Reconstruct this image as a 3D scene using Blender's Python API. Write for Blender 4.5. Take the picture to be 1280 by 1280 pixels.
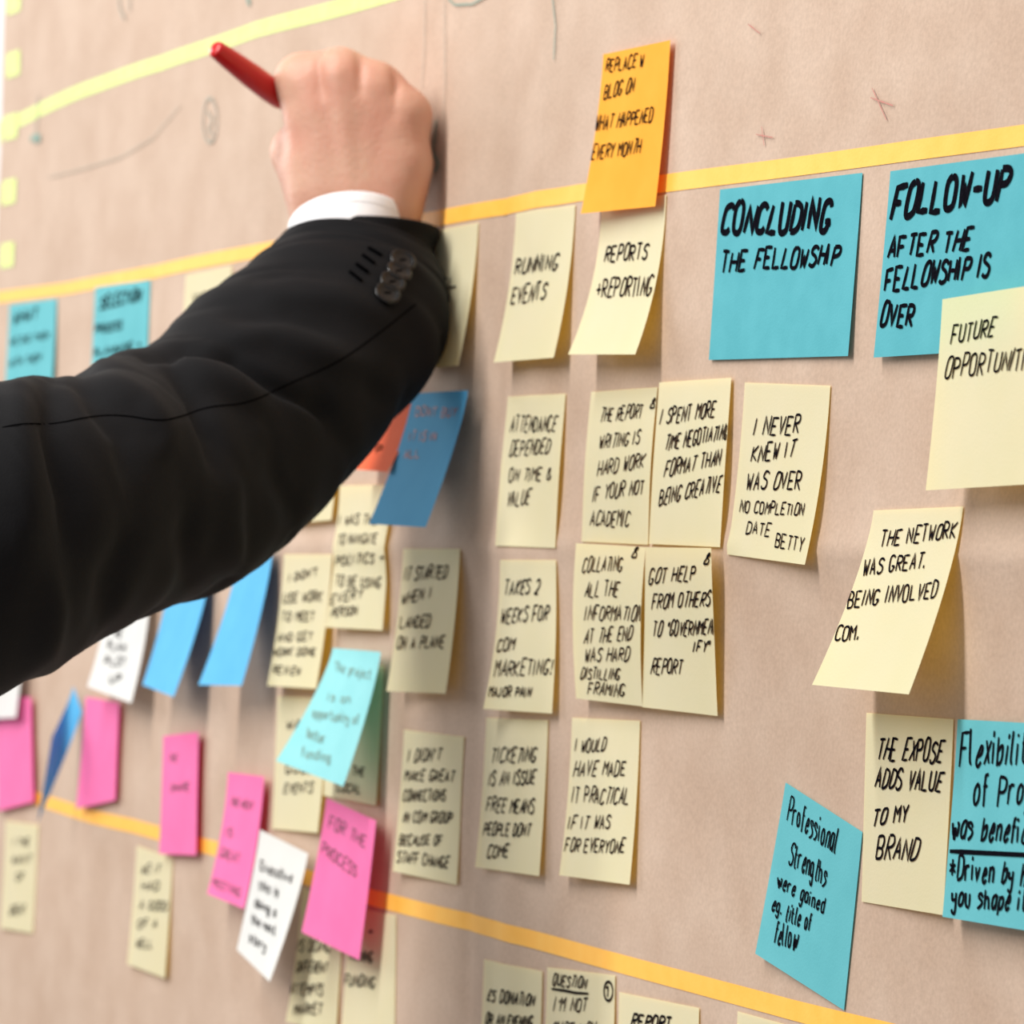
import bpy, bmesh, math, random
import numpy as np
from mathutils import Vector, Matrix
random.seed(7)
scn = bpy.context.scene
for o in list(bpy.data.objects): bpy.data.objects.remove(o)

# ------------------------------------------------------------------ camera
F = 5000.0                                   # focal length in pixels of the 1280 frame
L = Vector((-2180, -31, F)).normalized()     # world -X seen from the camera (x right, y down, z forward)
D = Vector((-0.045, 1, 0)); D = (D - L * D.dot(L)).normalized()   # world -Z
CX, CZ = -L, -D
CY = CZ.cross(CX)
W2C = Matrix((CX, CY, CZ)).transposed()      # columns: world axes in camera coordinates
C2W = W2C.transposed()
FWD = C2W @ Vector((0, 0, 1))
CAM = Vector((0, 0, 1.5)) - FWD * 1.963
cam = bpy.data.cameras.new('camera'); co = bpy.data.objects.new('camera', cam)
scn.collection.objects.link(co); scn.camera = co
r, u, b = C2W @ Vector((1, 0, 0)), C2W @ Vector((0, -1, 0)), -FWD
M = Matrix((r, u, b)).transposed().to_4x4(); M.translation = CAM; co.matrix_world = M
cam.sensor_fit = 'HORIZONTAL'; cam.sensor_width = 25.6; cam.lens = 100.0
cam.clip_start = 0.05; cam.clip_end = 50
cam.dof.use_dof = True; cam.dof.focus_distance = 1.62; cam.dof.aperture_fstop = 11.5

def P(px, py, Z):                            # a point at depth Z in front of the camera
    return CAM + (C2W @ Vector(((px - 640) / F, (py - 640) / F, 1))) * Z
def on_plane(px, py, Y):                     # a point at distance Y in front of the wall plane
    d = C2W @ Vector(((px - 640) / F, (py - 640) / F, 1))
    return CAM + d * ((-Y - CAM.y) / d.y)
def proj(p):
    c = W2C @ (p - CAM)
    return 640 + F * c.x / c.z, 640 + F * c.y / c.z

# ------------------------------------------------------------------ light
w = bpy.data.worlds.new('world'); scn.world = w; w.use_nodes = True
bg = w.node_tree.nodes['Background']; bg.inputs[0].default_value = (1.0, 0.975, 0.955, 1); bg.inputs[1].default_value = 0.45
def area(name, loc, target, sx, sy, power, col, up=None):
    l = bpy.data.lights.new(name, 'AREA'); l.shape = 'RECTANGLE'; l.size = sx; l.size_y = sy
    l.energy = power; l.color = col
    o = bpy.data.objects.new(name, l); scn.collection.objects.link(o)
    o.location = loc
    o.rotation_euler = (Vector(target) - Vector(loc)).to_track_quat('-Z', 'Y').to_euler()
    return o
area('key_light', (0.10, -1.95, 3.1), (0.02, -1.15, 1.5), 0.17, 2.4, 80, (1.0, 0.972, 0.935))
area('side_light', (-2.6, -1.25, 2.2), (-1.0, 0, 1.5), 1.0, 1.2, 32, (1.0, 0.98, 0.95))
scn.view_settings.view_transform = 'Standard'; scn.view_settings.look = 'None'
scn.view_settings.gamma = 1; scn.view_settings.use_curve_mapping = False
scn.view_settings.exposure = 0.15

# ------------------------------------------------------------------ materials
def srgb(c):
    return tuple((v / 255 / 12.92 if v / 255 <= .04045 else ((v / 255 + .055) / 1.055) ** 2.4) for v in c) + (1,)
TRC = {'yellow_paper': (236, 196, 34), 'blue_paper': (20, 60, 160), 'pink_paper': (240, 20, 70), 'orange_paper': (255, 110, 20), 'light_cyan_paper': (60, 170, 150)}   # light that comes through the paper
def mat(name, rgb, rough=.6, rgb2=None, scale=60, bump=0, bscale=400, transl=0, spec=.5, sheen=0, coat=0, sss=0):
    m = bpy.data.materials.new(name); m.use_nodes = True
    n, l = m.node_tree.nodes, m.node_tree.links
    bs = n['Principled BSDF']; bs.inputs['Roughness'].default_value = rough
    bs.inputs['Specular IOR Level'].default_value = spec
    tc = n.new('ShaderNodeTexCoord')
    ns = n.new('ShaderNodeTexNoise'); ns.inputs['Scale'].default_value = scale; ns.inputs['Detail'].default_value = 5
    l.new(tc.outputs['Object'], ns.inputs['Vector'])
    mx = n.new('ShaderNodeMix'); mx.data_type = 'RGBA'
    mx.inputs[6].default_value = srgb(rgb); mx.inputs[7].default_value = srgb(rgb2 or rgb)
    rp = n.new('ShaderNodeMapRange'); rp.inputs[1].default_value = .35; rp.inputs[2].default_value = .65
    l.new(ns.outputs['Fac'], rp.inputs[0]); l.new(rp.outputs[0], mx.inputs[0])
    l.new(mx.outputs[2], bs.inputs['Base Color'])
    if sheen: bs.inputs['Sheen Weight'].default_value = sheen; bs.inputs['Sheen Roughness'].default_value = .4
    if coat: bs.inputs['Coat Weight'].default_value = coat; bs.inputs['Coat Roughness'].default_value = .08
    if sss:
        bs.inputs['Subsurface Weight'].default_value = sss; bs.inputs['Subsurface Scale'].default_value = .006
        bs.inputs['Subsurface Radius'].default_value = (1, .35, .2)
    if bump:
        n2 = n.new('ShaderNodeTexNoise'); n2.inputs['Scale'].default_value = bscale; n2.inputs['Detail'].default_value = 6
        l.new(tc.outputs['Object'], n2.inputs['Vector'])
        bp = n.new('ShaderNodeBump'); bp.inputs['Strength'].default_value = bump; bp.inputs['Distance'].default_value = .001
        l.new(n2.outputs['Fac'], bp.inputs['Height']); l.new(bp.outputs[0], bs.inputs['Normal'])
    if transl:
        tr = n.new('ShaderNodeBsdfTranslucent'); tr.inputs[0].default_value = srgb(TRC.get(name, rgb))
        ms = n.new('ShaderNodeMixShader'); ms.inputs[0].default_value = transl
        l.new(bs.outputs[0], ms.inputs[1]); l.new(tr.outputs[0], ms.inputs[2])
        l.new(ms.outputs[0], n['Material Output'].inputs[0])
    return m
MT = {
    'yellow': mat('yellow_paper', (246, 244, 204), .75, (248, 246, 210), 30, .1, 900, .38, .2),
    'cyan':   mat('cyan_paper', (104, 190, 200), .8, (110, 196, 206), 40, .1, 900, .16, .2),
    'lightcyan': mat('light_cyan_paper', (150, 222, 228), .8, (158, 228, 234), 40, .1, 900, .2, .2),
    'teal':   mat('teal_paper', (86, 172, 184), .8, (92, 178, 190), 60, .1, 900, .1, .2),
    'blue':   mat('blue_paper', (92, 180, 230), .8, (98, 186, 234), 40, .1, 900, .12, .2),
    'pink':   mat('pink_paper', (250, 122, 182), .8, (252, 128, 188), 40, .1, 900, .18, .2),
    'white':  mat('white_paper', (226, 228, 226), .8, (232, 233, 231), 40, .1, 900, .15, .2),
    'orange': mat('orange_paper', (255, 176, 56), .8, (255, 182, 64), 40, .1, 900, .2, .2),
    'red':    mat('red_orange_paper', (252, 112, 70), .8, (254, 120, 78), 40, .1, 900, .2, .2),
    'tape':   mat('orange_tape', (252, 186, 74), .6, (253, 192, 84), 90, .1, 700, 0, .3),
    'lime':   mat('lime_tape', (206, 224, 128), .6, (212, 230, 138), 90, .1, 700, 0, .3),
    'ink':    mat('black_ink', (14, 13, 18), .8, (22, 20, 27), 900, 0, 1, 0, .0),
    'inkred': mat('purple_ink', (150, 60, 90), .6, (120, 50, 90), 300),
    'greyink': mat('faded_ink', (150, 150, 138), .7, (170, 165, 150), 300),
    'tealink': mat('teal_ink', (112, 146, 134), .7, (124, 154, 142), 300),
    'redink': mat('red_ink', (190, 120, 110), .7, (180, 130, 115), 300),
    'plaster': mat('wall_paint', (222, 220, 222), .8, (228, 226, 228), 8, .1, 300),
    'floor':  mat('grey_carpet', (120, 116, 112), .95, (104, 100, 98), 40, .4, 600),
    'shirt':  mat('white_cotton', (245, 246, 250), .85, (250, 250, 252), 200, .15, 1600, .08, .2),
    'red_pl': mat('red_plastic', (190, 8, 12), .3, (194, 10, 14), 10, 0, 1, 0, .45, 0, .1),
    'black_pl': mat('black_plastic', (20, 20, 22), .4, (26, 26, 28), 50),
    'button': mat('black_horn_button', (6, 6, 7), .25, (12, 11, 11), 160, 0, 1, 0, .35, 0, 0),
    'thread': mat('black_thread', (4, 4, 5), .9, (5, 5, 6), 300, 0, 1, 0, 0),
}
def kraft():
    m = mat('kraft_paper', (197, 173, 154), .72, (187, 161, 141), 24,   .16, 420, 0, .25)
    n, l = m.node_tree.nodes, m.node_tree.links
    bs = n['Principled BSDF']; mx = [x for x in n if x.type == 'MIX'][0]
    tc = [x for x in n if x.type == 'TEX_COORD'][0]
    ns = n.new('ShaderNodeTexNoise'); ns.inputs['Scale'].default_value = 520; ns.inputs['Detail'].default_value = 8
    l.new(tc.outputs['Object'], ns.inputs['Vector'])
    rp = n.new('ShaderNodeMapRange'); rp.inputs[1].default_value = .3; rp.inputs[2].default_value = .7
    rp.inputs[3].default_value = .92; rp.inputs[4].default_value = 1.05
    l.new(ns.outputs['Fac'], rp.inputs[0])
    hs = n.new('ShaderNodeHueSaturation'); l.new(rp.outputs[0], hs.inputs['Value'])
    l.new(mx.outputs[2], hs.inputs['Color']); l.new(hs.outputs[0], bs.inputs['Base Color'])
    return m
MT['kraft'] = kraft()
def suit():
    m = mat('black_wool', (9, 9, 12), .78, (12, 12, 15), 30, 0, 1, 0, .16, .014)
    n, l = m.node_tree.nodes, m.node_tree.links
    bs = n['Principled BSDF']; tc = [x for x in n if x.type == 'TEX_COORD'][0]
    wv = n.new('ShaderNodeTexNoise'); wv.inputs['Scale'].default_value = 900; wv.inputs['Detail'].default_value = 3
    l.new(tc.outputs['Object'], wv.inputs['Vector'])
    bp = n.new('ShaderNodeBump'); bp.inputs['Strength'].default_value = .25; bp.inputs['Distance'].default_value = .0006
    l.new(wv.outputs['Fac'], bp.inputs['Height']); l.new(bp.outputs[0], bs.inputs['Normal'])
    return m
MT['wool'] = suit()
def skin():
    m = mat('skin', (212, 168, 144), .5, (206, 150, 128), 34, .35, 380, 0, .4, 0, 0, .25)
    return m
MT['skin'] = skin()

# ------------------------------------------------------------------ mesh helpers
def obj(name, verts, faces, m, parent=None, smooth=True):
    me = bpy.data.meshes.new(name); me.from_pydata([tuple(v) for v in verts], [], faces)
    me.materials.append(m); me.update()
    if smooth: me.polygons.foreach_set('use_smooth', [True] * len(me.polygons))
    o = bpy.data.objects.new(name, me); scn.collection.objects.link(o)
    if parent: o.parent = parent; o.matrix_parent_inverse = parent.matrix_world.inverted()
    return o
def tag(o, label, cat, group=None):
    o['label'] = label; o['category'] = cat
    if group: o['group'] = group
    return o
def empty(name, loc, label, cat):
    o = bpy.data.objects.new(name, None); scn.collection.objects.link(o); o.location = loc
    o.matrix_world = Matrix.Translation(loc); o.empty_display_size = .02
    return tag(o, label, cat)
def recentre(o, loc):                        # move a mesh's origin without moving the mesh
    loc = Vector(loc); o.data.transform(Matrix.Translation(-loc)); o.matrix_world = Matrix.Translation(loc)
def box(name, lo, hi, m):
    v = [(x, y, z) for x in (lo[0], hi[0]) for y in (lo[1], hi[1]) for z in (lo[2], hi[2])]
    f = [(0, 1, 3, 2), (4, 6, 7, 5), (0, 4, 5, 1), (2, 3, 7, 6), (0, 2, 6, 4), (1, 5, 7, 3)]
    return obj(name, v, f, m, None, False)
def tube(pts, rad, seg=8):
    V, Fc = [], []
    n = len(pts)
    for i, p in enumerate(pts):
        t = (pts[min(i + 1, n - 1)] - pts[max(i - 1, 0)]).normalized()
        a = t.orthogonal().normalized() if i == 0 else (a - t * a.dot(t)).normalized()
        c = t.cross(a); rr = rad[i] if isinstance(rad, (list, tuple)) else rad
        for k in range(seg):
            th = 2 * math.pi * k / seg; V.append(p + a * (math.cos(th) * rr) + c * (math.sin(th) * rr))
    for i in range(n - 1):
        for k in range(seg):
            k2 = (k + 1) % seg; Fc.append((i * seg + k, i * seg + k2, (i + 1) * seg + k2, (i + 1) * seg + k))
    Fc.append(tuple(range(seg))[::-1]); Fc.append(tuple((n - 1) * seg + k for k in range(seg)))
    return V, Fc

# ------------------------------------------------------------------ setting
for o in (box('wall_back', (-3.2, 0, 0), (2.6, .12, 3.4), MT['plaster']),
          box('floor', (-3.2, -4.2, -.06), (2.6, .12, 0), MT['floor'])):
    o['kind'] = 'structure'

XV = on_plane(604, 800, .004).x              # vertical valley fold
XV2 = on_plane(160, 1240, .004).x
ZH = on_plane(1000, 696, .004).z             # horizontal ridge fold
def wob(x, z):
    return (math.sin(x * 7.1 + z * 3.3) + math.sin(x * 3.2 - z * 8.7 + 1.3) + .6 * math.sin(x * 17 + z * 11)
            + .45 * math.sin(x * 31 - z * 19 + 2) + .3 * math.sin(z * 43 + x * 9))
def paper_y(x, z):                           # how far the paper stands off the wall
    y = .0065 + .0011 * wob(x, z)
    dz = z - ZH - .004 * math.sin(x * 5)
    y += .0038 * math.exp(-abs(dz) / (.016 if dz > 0 else .02))
    dx = x - XV - .003 * math.sin(z * 9)
    y -= .0036 * math.exp(-abs(dx) / (.016 if dx > 0 else .03))
    y -= .0016 * math.exp(-abs(x - XV2) / .02)
    y += .0016 * math.exp(-((x - XV - .052) / .014) ** 2)
    return max(y, .0012)
def snap(px, py, lift=.0):                   # where the view through a pixel meets the paper
    Y = .007
    for _ in range(8):
        p = on_plane(px, py, Y); Y = paper_y(p.x, p.z) + lift
    return on_plane(px, py, Y)
XL = on_plane(4, 100, .006).x
xs = [XL + (1.25 - XL) * i / 420 for i in range(421)]
zs = [1.02 + .98 * j / 240 for j in range(241)]
nx = len(xs)
pv = [(x, -paper_y(x, z), z) for z in zs for x in xs]
pf = [(j * nx + i, j * nx + i + 1, (j + 1) * nx + i + 1, (j + 1) * nx + i) for j in range(240) for i in range(nx - 1)]
PAPER = obj('kraft_paper', pv, pf, MT['kraft'])
recentre(PAPER, (XL + .9, -.006, 1.02))
tag(PAPER, 'large creased sheet of brown kraft paper covering the wall behind the notes', 'paper')

# ------------------------------------------------------------------ handwriting
G = {'A': '002640|1232', 'B': '0006|~0636454433|~0333424130 00', 'C': '~453616050110 3041', 'D': '0006|~06264541 2000',
 'E': '46060040|0333', 'F': '460600|0333', 'G': '~4536160501103042|2242 41', 'H': '0006|4046|0343', 'I': '0006', 'J': '36|~3631201001',
 'K': '0006|460340', 'L': '060040', 'M': '0006234640', 'N': '00064046', 'O': '~2616050110304145 3626', 'P': '0006|~063645443303',
 'Q': '~2616050110304145 3626|2240', 'R': '0006|~063645443303|1340', 'S': '~4536160504334241301001', 'T': '0646|2620',
 'U': '~060110304146', 'V': '062046', 'W': '0610243046', 'X': '0640|4600', 'Y': '0623|462320', 'Z': '06460040',
 '2': '~0516364543 2100|0040', '5': '4606|0604|~0434423010 01', '8': '~2314152636352413010020303223',
 '+': '2125|0343', '&': '~40142516 0503 01103042', '.': '001011', '!': '2226|2021', "'": '2624', '"': '0604|2624', '-': '0343', '*': '2125|0442|0244',
 '£': '~45362614 11 00|0040|0333', '?': '~051636454422|2021',
 'a': '~34140301103134|3430', 'b': '0006|~0324343110 01', 'c': '~342413011030', 'd': '~34140301103031|3630', 'e': '~02323424 1301102031',
 'f': '~36261610|0434', 'g': '~34140301103134|~343b1b0a', 'h': '0006|~03243330', 'i': '0004|0506', 'j': '2421|~241b0a|2526', 'k': '0006|340230',
 'l': '~06011020', 'm': '0004|~031424 20|~23344440', 'n': '0004|~03143430', 'o': '~24140301103133 24', 'p': '040b|~03143431 1001',
 'q': '~34140301103134|343b', 'r': '0004|~03142434', 's': '~33240403323110 00', 't': '~16112030|0434', 'u': '~04011030|3430', 'v': '041034',
 'w': '~04102310 2013|~23304434', 'x': '0430|3400', 'y': '~04021232|~343b1b0a', 'z': '04340030'}
GW = {'I': 1.2, '.': .9, "'": 1.6, '!': 2.2, '"': 2.4, 'i': 1.0, 'l': 1.8, 'j': 1.6, 't': 2.8, 'f': 2.6, 'm': 4, 'w': 4, '-': 3.6}
def glyph(ch):
    out = []
    for s in G.get(ch, '').replace(' ', '').split('|'):
        sm = s.startswith('~'); s = s.lstrip('~')
        pts = [(float(s[i]), {'a': -1., 'b': -2.}.get(s[i + 1]) if s[i + 1] in 'ab' else float(s[i + 1])) for i in range(0, len(s) - 1, 2)]
        if len(pts) > 1: out.append((pts, sm))
    return out
def chaikin(p):
    for _ in range(2):
        q = [p[0]]
        for a, c in zip(p, p[1:]):
            q += [(a[0] * .75 + c[0] * .25, a[1] * .75 + c[1] * .25), (a[0] * .25 + c[0] * .75, a[1] * .25 + c[1] * .75)]
        p = q + [p[-1]]
    return p
def text_strokes(text, x0, y0, x1, y1, h, slant=.24):
    """polylines (pixel positions) of one handwritten line; baseline x0,y0 - x1,y1, capital height h"""
    lw = [(GW.get(c, 3.2 if c.islower() else 4) if c != ' ' else 2.4) for c in text]
    gap = 1.75; tot = sum(lw) + gap * (len(text) - 1)
    out = []; cur = 0
    for c, wd in zip(text, lw):
        if c != ' ':
            jy = random.uniform(-.3, .3); js = random.uniform(.92, 1.1); sl = slant + random.uniform(-.07, .07)
            for pts, sm in glyph(c):
                pts = [(a + random.uniform(-.15, .15), bb + random.uniform(-.2, .2)) for a, bb in pts]
                if sm: pts = chaikin(pts)
                else: pts = [q for a, c2 in zip(pts, pts[1:]) for q in (a, ((a[0] + c2[0]) / 2 + .06, (a[1] + c2[1]) / 2))] + [pts[-1]]
                st = []
                for gx, gy in pts:
                    gy = gy * js + jy; t = (cur + gx * wd / (4.0 if not c.islower() else 3.4)) / tot if wd != 1.2 else (cur + gx) / tot
                    hh = h * gy / 6
                    st.append((x0 + (x1 - x0) * t + hh * sl, y0 + (y1 - y0) * t - hh))
                out.append(st)
        cur += wd + gap
    return out
def ribbons(strokes3, width):
    """strokes3: lists of (point, normal) -> flat ink ribbons"""
    V, Fc = [], []
    for st in strokes3:
        n = len(st); base = len(V)
        for i, (p, nn) in enumerate(st):
            t = st[min(i + 1, n - 1)][0] - st[max(i - 1, 0)][0]
            if t.length < 1e-7: t = Vector((0, 0, 1))
            s = nn.cross(t.normalized()).normalized() * (width * .5 * (1 if 0 < i < n - 1 else .75))
            V += [p + s, p - s]
        for i in range(n - 1): Fc.append((base + 2 * i, base + 2 * i + 1, base + 2 * i + 3, base + 2 * i + 2))
    return V, Fc
NOTES = []
class Note:
    def __init__(s, TL, TR, BR, BL, lift=.0, H=.076, Y=None, bulge=0, pw=1.7, ymax=.045, shear=1.0, blift=1.0):
        s.tl, s.tr = snap(*TL, .0006 + lift), snap(*TR, .0006 + lift)
        e = (s.tr - s.tl).normalized(); s.pw = pw; s.bulge = bulge; s.lift = lift; s.blift = min(lift, blift)
        def solve(px, top, side):
            if Y is not None: return on_plane(*px, Y[side])
            best = None
            for k in range(0, 226):
                yy = .002 + k * .0002
                if yy > ymax + min(lift, blift) and best: break
                q = on_plane(*px, yy)
                if yy < paper_y(q.x, q.z) + .0006 + min(lift, blift): continue
                v = q - top
                c = (v.dot(e) * shear) ** 2 + .35 * (v.length - H) ** 2
                if best is None or c < best[0]: best = (c, q)
            return best[1]
        s.bl, s.br = solve(BL, s.tl, 0), solve(BR, s.tr, 1)
    def S(s, u, v):
        top = s.tl.lerp(s.tr, u); bot = s.bl.lerp(s.br, u)
        p = top.lerp(bot, v)
        vv = max(v, 0.0) ** s.pw
        y = top.y + (bot.y - top.y) * vv - s.bulge * math.sin(math.pi * min(max(v, 0), 1))
        py = -paper_y(p.x, p.z) - .0005 - s.lift * (1 - v) - s.blift * v
        return Vector((p.x, min(y, py), p.z))
    def N(s, u, v):
        a = s.S(u + .02, v) - s.S(u - .02, v); c = s.S(u, v + .02) - s.S(u, v - .02)
        n = a.cross(c).normalized()
        return n if n.y < 0 else -n
    def inv(s, px, py, g=(.5, .5)):
        u, v = g
        for _ in range(6):
            x, y = proj(s.S(u, v)); dx, dy = px - x, py - y
            if abs(dx) + abs(dy) < .1: break
            xu, yu = proj(s.S(u + .01, v)); xv, yv = proj(s.S(u, v + .01))
            a, bb, c, d = (xu - x) * 100, (xv - x) * 100, (yu - y) * 100, (yv - y) * 100
            det = a * d - bb * c
            if abs(det) < 1e-6: break
            u += (dx * d - bb * dy) / det; v += (a * dy - c * dx) / det
            u = min(max(u, -.3), 1.3); v = min(max(v, -.3), 1.3)
        return u, v
    def build(s, col, label, lines=(), ink=.0011, marks=(), inkmat='ink', slant=.25):
        nu, nv = 10, 18
        V = [s.S(i / nu, j / nv) for j in range(nv + 1) for i in range(nu + 1)]
        Fc = [(j * (nu + 1) + i, (j + 1) * (nu + 1) + i, (j + 1) * (nu + 1) + i + 1, j * (nu + 1) + i + 1) for j in range(nv) for i in range(nu)]
        o = obj('sticky_note', V, Fc, MT[col]); recentre(o, s.S(.5, 0)); tag(o, label, 'sticky note')
        if lines or marks:
            st3 = {}
            for ln in lines:
                text, x0, y0, x1, y1, h = ln[:6]; wd = (ln[6] if len(ln) > 6 else ink) * .73
                st3.setdefault(wd, []).extend(text_strokes(text, x0, y0, x1, y1, h, slant))
            for mk in marks: st3.setdefault(ink, []).append(mk)
            V, Fc = [], []
            for wd, sts in st3.items():
                s3 = []
                for st in sts:
                    g = (.5, .5); cur = []
                    for q in st:
                        g = s.inv(q[0], q[1], g)
                        uu, vv = min(max(g[0], .01), .99), min(max(g[1], .005), .995)
                        n = s.N(uu, vv); cur.append((s.S(uu, vv) + n * .00035, n))
                    s3.append(cur)
                v2, f2 = ribbons(s3, wd); k = len(V)
                V += v2; Fc += [tuple(i + k for i in f) for f in f2]
            obj('handwriting', V, Fc, MT[inkmat], o, False)
        return o
def circle(cx, cy, rx, ry, n=14): return [(cx + rx * math.cos(2 * math.pi * i / n), cy + ry * math.sin(2 * math.pi * i / n)) for i in range(n + 1)]

# ------------------------------------------------------------------ tape strips
def tape(pts, width, m, label, lift=.0003, ext=6):
    ps = [snap(x, y, lift) for x, y in pts]
    V, Fc = [], []
    pl = []
    for a, c in zip(ps, ps[1:]):
        n = max(2, int((c - a).length / .006))
        pl += [a.lerp(c, i / n) for i in range(n)]
    pl.append(ps[-1])
    for i, p in enumerate(pl):
        t = pl[min(i + ext, len(pl) - 1)] - pl[max(i - ext, 0)]; t.y = 0; t.normalize()
        s = Vector((-t.z, 0, t.x))
        for k in (-1, 0, 1):
            q = p + s * (width * .5 * k); V.append((q.x, -paper_y(q.x, q.z) - lift, q.z))
    for i in range(len(pl) - 1):
        for k in (0, 1): Fc.append((i * 3 + k, i * 3 + 3 + k, i * 3 + 4 + k, i * 3 + 1 + k))
    o = obj('masking_tape', V, Fc, MT[m]); recentre(o, V[len(V) // 2]); tag(o, label, 'tape'); return o
tape([(-4, 372), (80, 361), (160, 346), (240, 329), (320, 314), (440, 291), (551, 272), (620, 260), (724, 241), (832, 229), (900, 220), (1090, 195), (1280, 169), (1380, 155)], .0082, 'tape',
     'upper strip of orange tape running above the blue and yellow notes')
tape([(-4, 986), (42, 997), (112, 1020), (197, 1041), (270, 1061), (384, 1097), (465, 1122), (587, 1152), (620, 1162), (730, 1192), (900, 1238), (989, 1262), (1100, 1289), (1250, 1325)], .0086, 'tape',
     'lower strip of orange tape sloping across the bottom of the brown paper')
tape([(-2, 162), (50, 137), (100, 114), (160, 92), (225, 70), (267, 56), (320, 37), (401, 16), (500, -12), (600, -42)], .0092, 'lime',
     'lime green tape strip slanting behind the red pen')
for (x, y), lb in zip([(9, 3), (8, 82), (5, 160), (3, 241), (1, 320)], ['topmost', 'second from the top', 'third from the top', 'fourth from the top', 'lowest']):
    a = snap(x + 4, y); V = []
    for dz in (-.0085, .0085):
        for dx in (-.035, -.004, .012, .026):
            q = Vector((a.x + dx, 0, a.z + dz)); V.append((q.x, -(paper_y(q.x, q.z) + .0006) if q.x > XL - .001 else -.0015, q.z))
    o = obj('tape_tab', V, [(i, i + 1, i + 5, i + 4) for i in range(3)], MT['lime'], None, False)
    recentre(o, V[1]); tag(o, 'yellow green tape tab on the left edge of the brown paper, ' + lb, 'tape', 'tape tabs on the paper edge')

# ------------------------------------------------------------------ sticky notes
def note(col, corners, label, lines=(), ink=.0011, marks=(), inkmat='ink', slant=.2, **kw):
    Note(*corners, **kw).build(col, label, lines, ink, marks, inkmat, slant)
Y_ = 'yellow'
note(Y_, [(752, 258), (833, 243), (794, 443), (710, 443)], 'pale yellow sticky note reading REPORTS REPORTING under the orange note',
     [('REPORTS', 756, 327, 808, 324, 20, .0016), ('+REPORTING', 745, 373, 813, 369, 23, .0016)], pw=2.1)
note('orange', [(754, 68), (838, 50), (819, 258), (726, 267)], 'orange sticky note about the blog overlapping the upper orange tape',
     [('REPLACE W', 757, 90, 804, 83, 16), ('BLOG ON', 755, 124, 792, 115, 18), ('WHAT HAPPENED', 744, 164, 815, 152, 18), ('EVERY MONTH', 739, 200, 800, 192, 18)], ink=.0012, lift=.002)
note(Y_, [(645, 267), (719, 256), (692, 447), (617, 453)], 'yellow sticky note reading RUNNING EVENTS under the upper orange tape',
     [('RUNNING', 644, 342, 696, 337, 20, .0017), ('EVENTS', 639, 380, 681, 374, 21, .0017)], pw=2)
note(Y_, [(535, 290), (598, 278), (573, 457), (505, 462)], 'yellow sticky note half hidden behind the black sleeve cuff', [('EL', 548, 361, 571, 358, 12, .0015)])
note(Y_, [(232, 344), (290, 332), (281, 490), (222, 498)], 'pale yellow note above the sleeve, right of the two blurred blue notes', [('VISITS', 240, 378, 278, 371, 10, .0016)])
note(Y_, [(313, 329), (372, 319), (364, 480), (304, 488)], 'pale yellow note of which only the upper left corner shows above the sleeve')
note('cyan', [(12, 381), (71, 373), (63, 512), (4, 518)], 'blurred light blue note at the far left edge above the sleeve',
     [('WHAT', 17, 405, 46, 398, 14, .0026), ('WE DID THEN', 13, 431, 60, 423, 8, .0016), ('WITH THEM', 12, 459, 50, 451, 9, .0016)])
note('cyan', [(119, 359), (188, 350), (181, 500), (112, 506)], 'blurred light blue note left of the pale yellow one above the sleeve',
     [('SELECTION', 125, 386, 175, 376, 15, .0026), ('PROCESS', 119, 417, 152, 411, 10, .0018), ('PLANNING +', 117, 447, 176, 435, 10, .0018)])
note('teal', [(900, 237), (1078, 216), (1060, 445), (886, 450)], 'wide teal sticky note reading CONCLUDING THE FELLOWSHIP',
     [('CONCLUDING', 901, 293, 1035, 287, 37, .0040), ('THE FELLOWSHIP', 901, 340, 1047, 331, 25, .0024)], pw=1.2, H=.07, ymax=.013)
note('teal', [(1113, 214), (1322, 186), (1300, 434), (1092, 447)], 'wide teal sticky note reading FOLLOW-UP AFTER THE FELLOWSHIP IS OVER',
     [('FOLLOW-UP', 1114, 273, 1258, 249, 40, .0040), ('AFTER THE', 1110, 323, 1212, 312, 27, .0024), ('FELLOWSHIP IS', 1106, 364, 1236, 345, 28, .0024), ('OVER', 1100, 408, 1140, 408, 28, .0024)], pw=1.2, ymax=.012)
note(Y_, [(1178, 374), (1312, 353), (1292, 605), (1157, 613)], 'yellow note reading FUTURE OPPORTUNITIES on the corner of the teal FOLLOW-UP note',
     [('FUTURE', 1189, 430, 1242, 419, 23), ('OPPORTUNITIES', 1181, 473, 1300, 459, 26)], lift=.0125, ink=.0013, ymax=.012)
note(Y_, [(635, 496), (707, 492), (694, 685), (619, 682)], 'yellow sticky note reading ATTENDANCE DEPENDED ON TIME & VALUE',
     [('ATTENDANCE', 638, 540, 694, 539, 19), ('DEPENDED', 637, 571, 686, 567, 19), ('ON TIME &', 636, 602, 688, 600, 16), ('VALUE', 633, 633, 661, 631, 18)], ink=.0013, bulge=.0015)
note(Y_, [(739, 490), (822, 484), (810, 681), (727, 677)], 'yellow sticky note beginning THE REPORT WRITING IS HARD WORK',
     [('THE REPORT', 750, 528, 802, 522, 17), ('8', 813, 510, 820, 509, 12), ('WRITING IS', 749, 562, 799, 554, 17), ('HARD WORK', 747, 595, 804, 585, 18), ('IF YOUR NOT', 741, 627, 804, 617, 18), ('ACADEMIC', 738, 657, 786, 658, 19)], ink=.0012, bulge=.002, pw=2.2, ymax=.0135)
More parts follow.
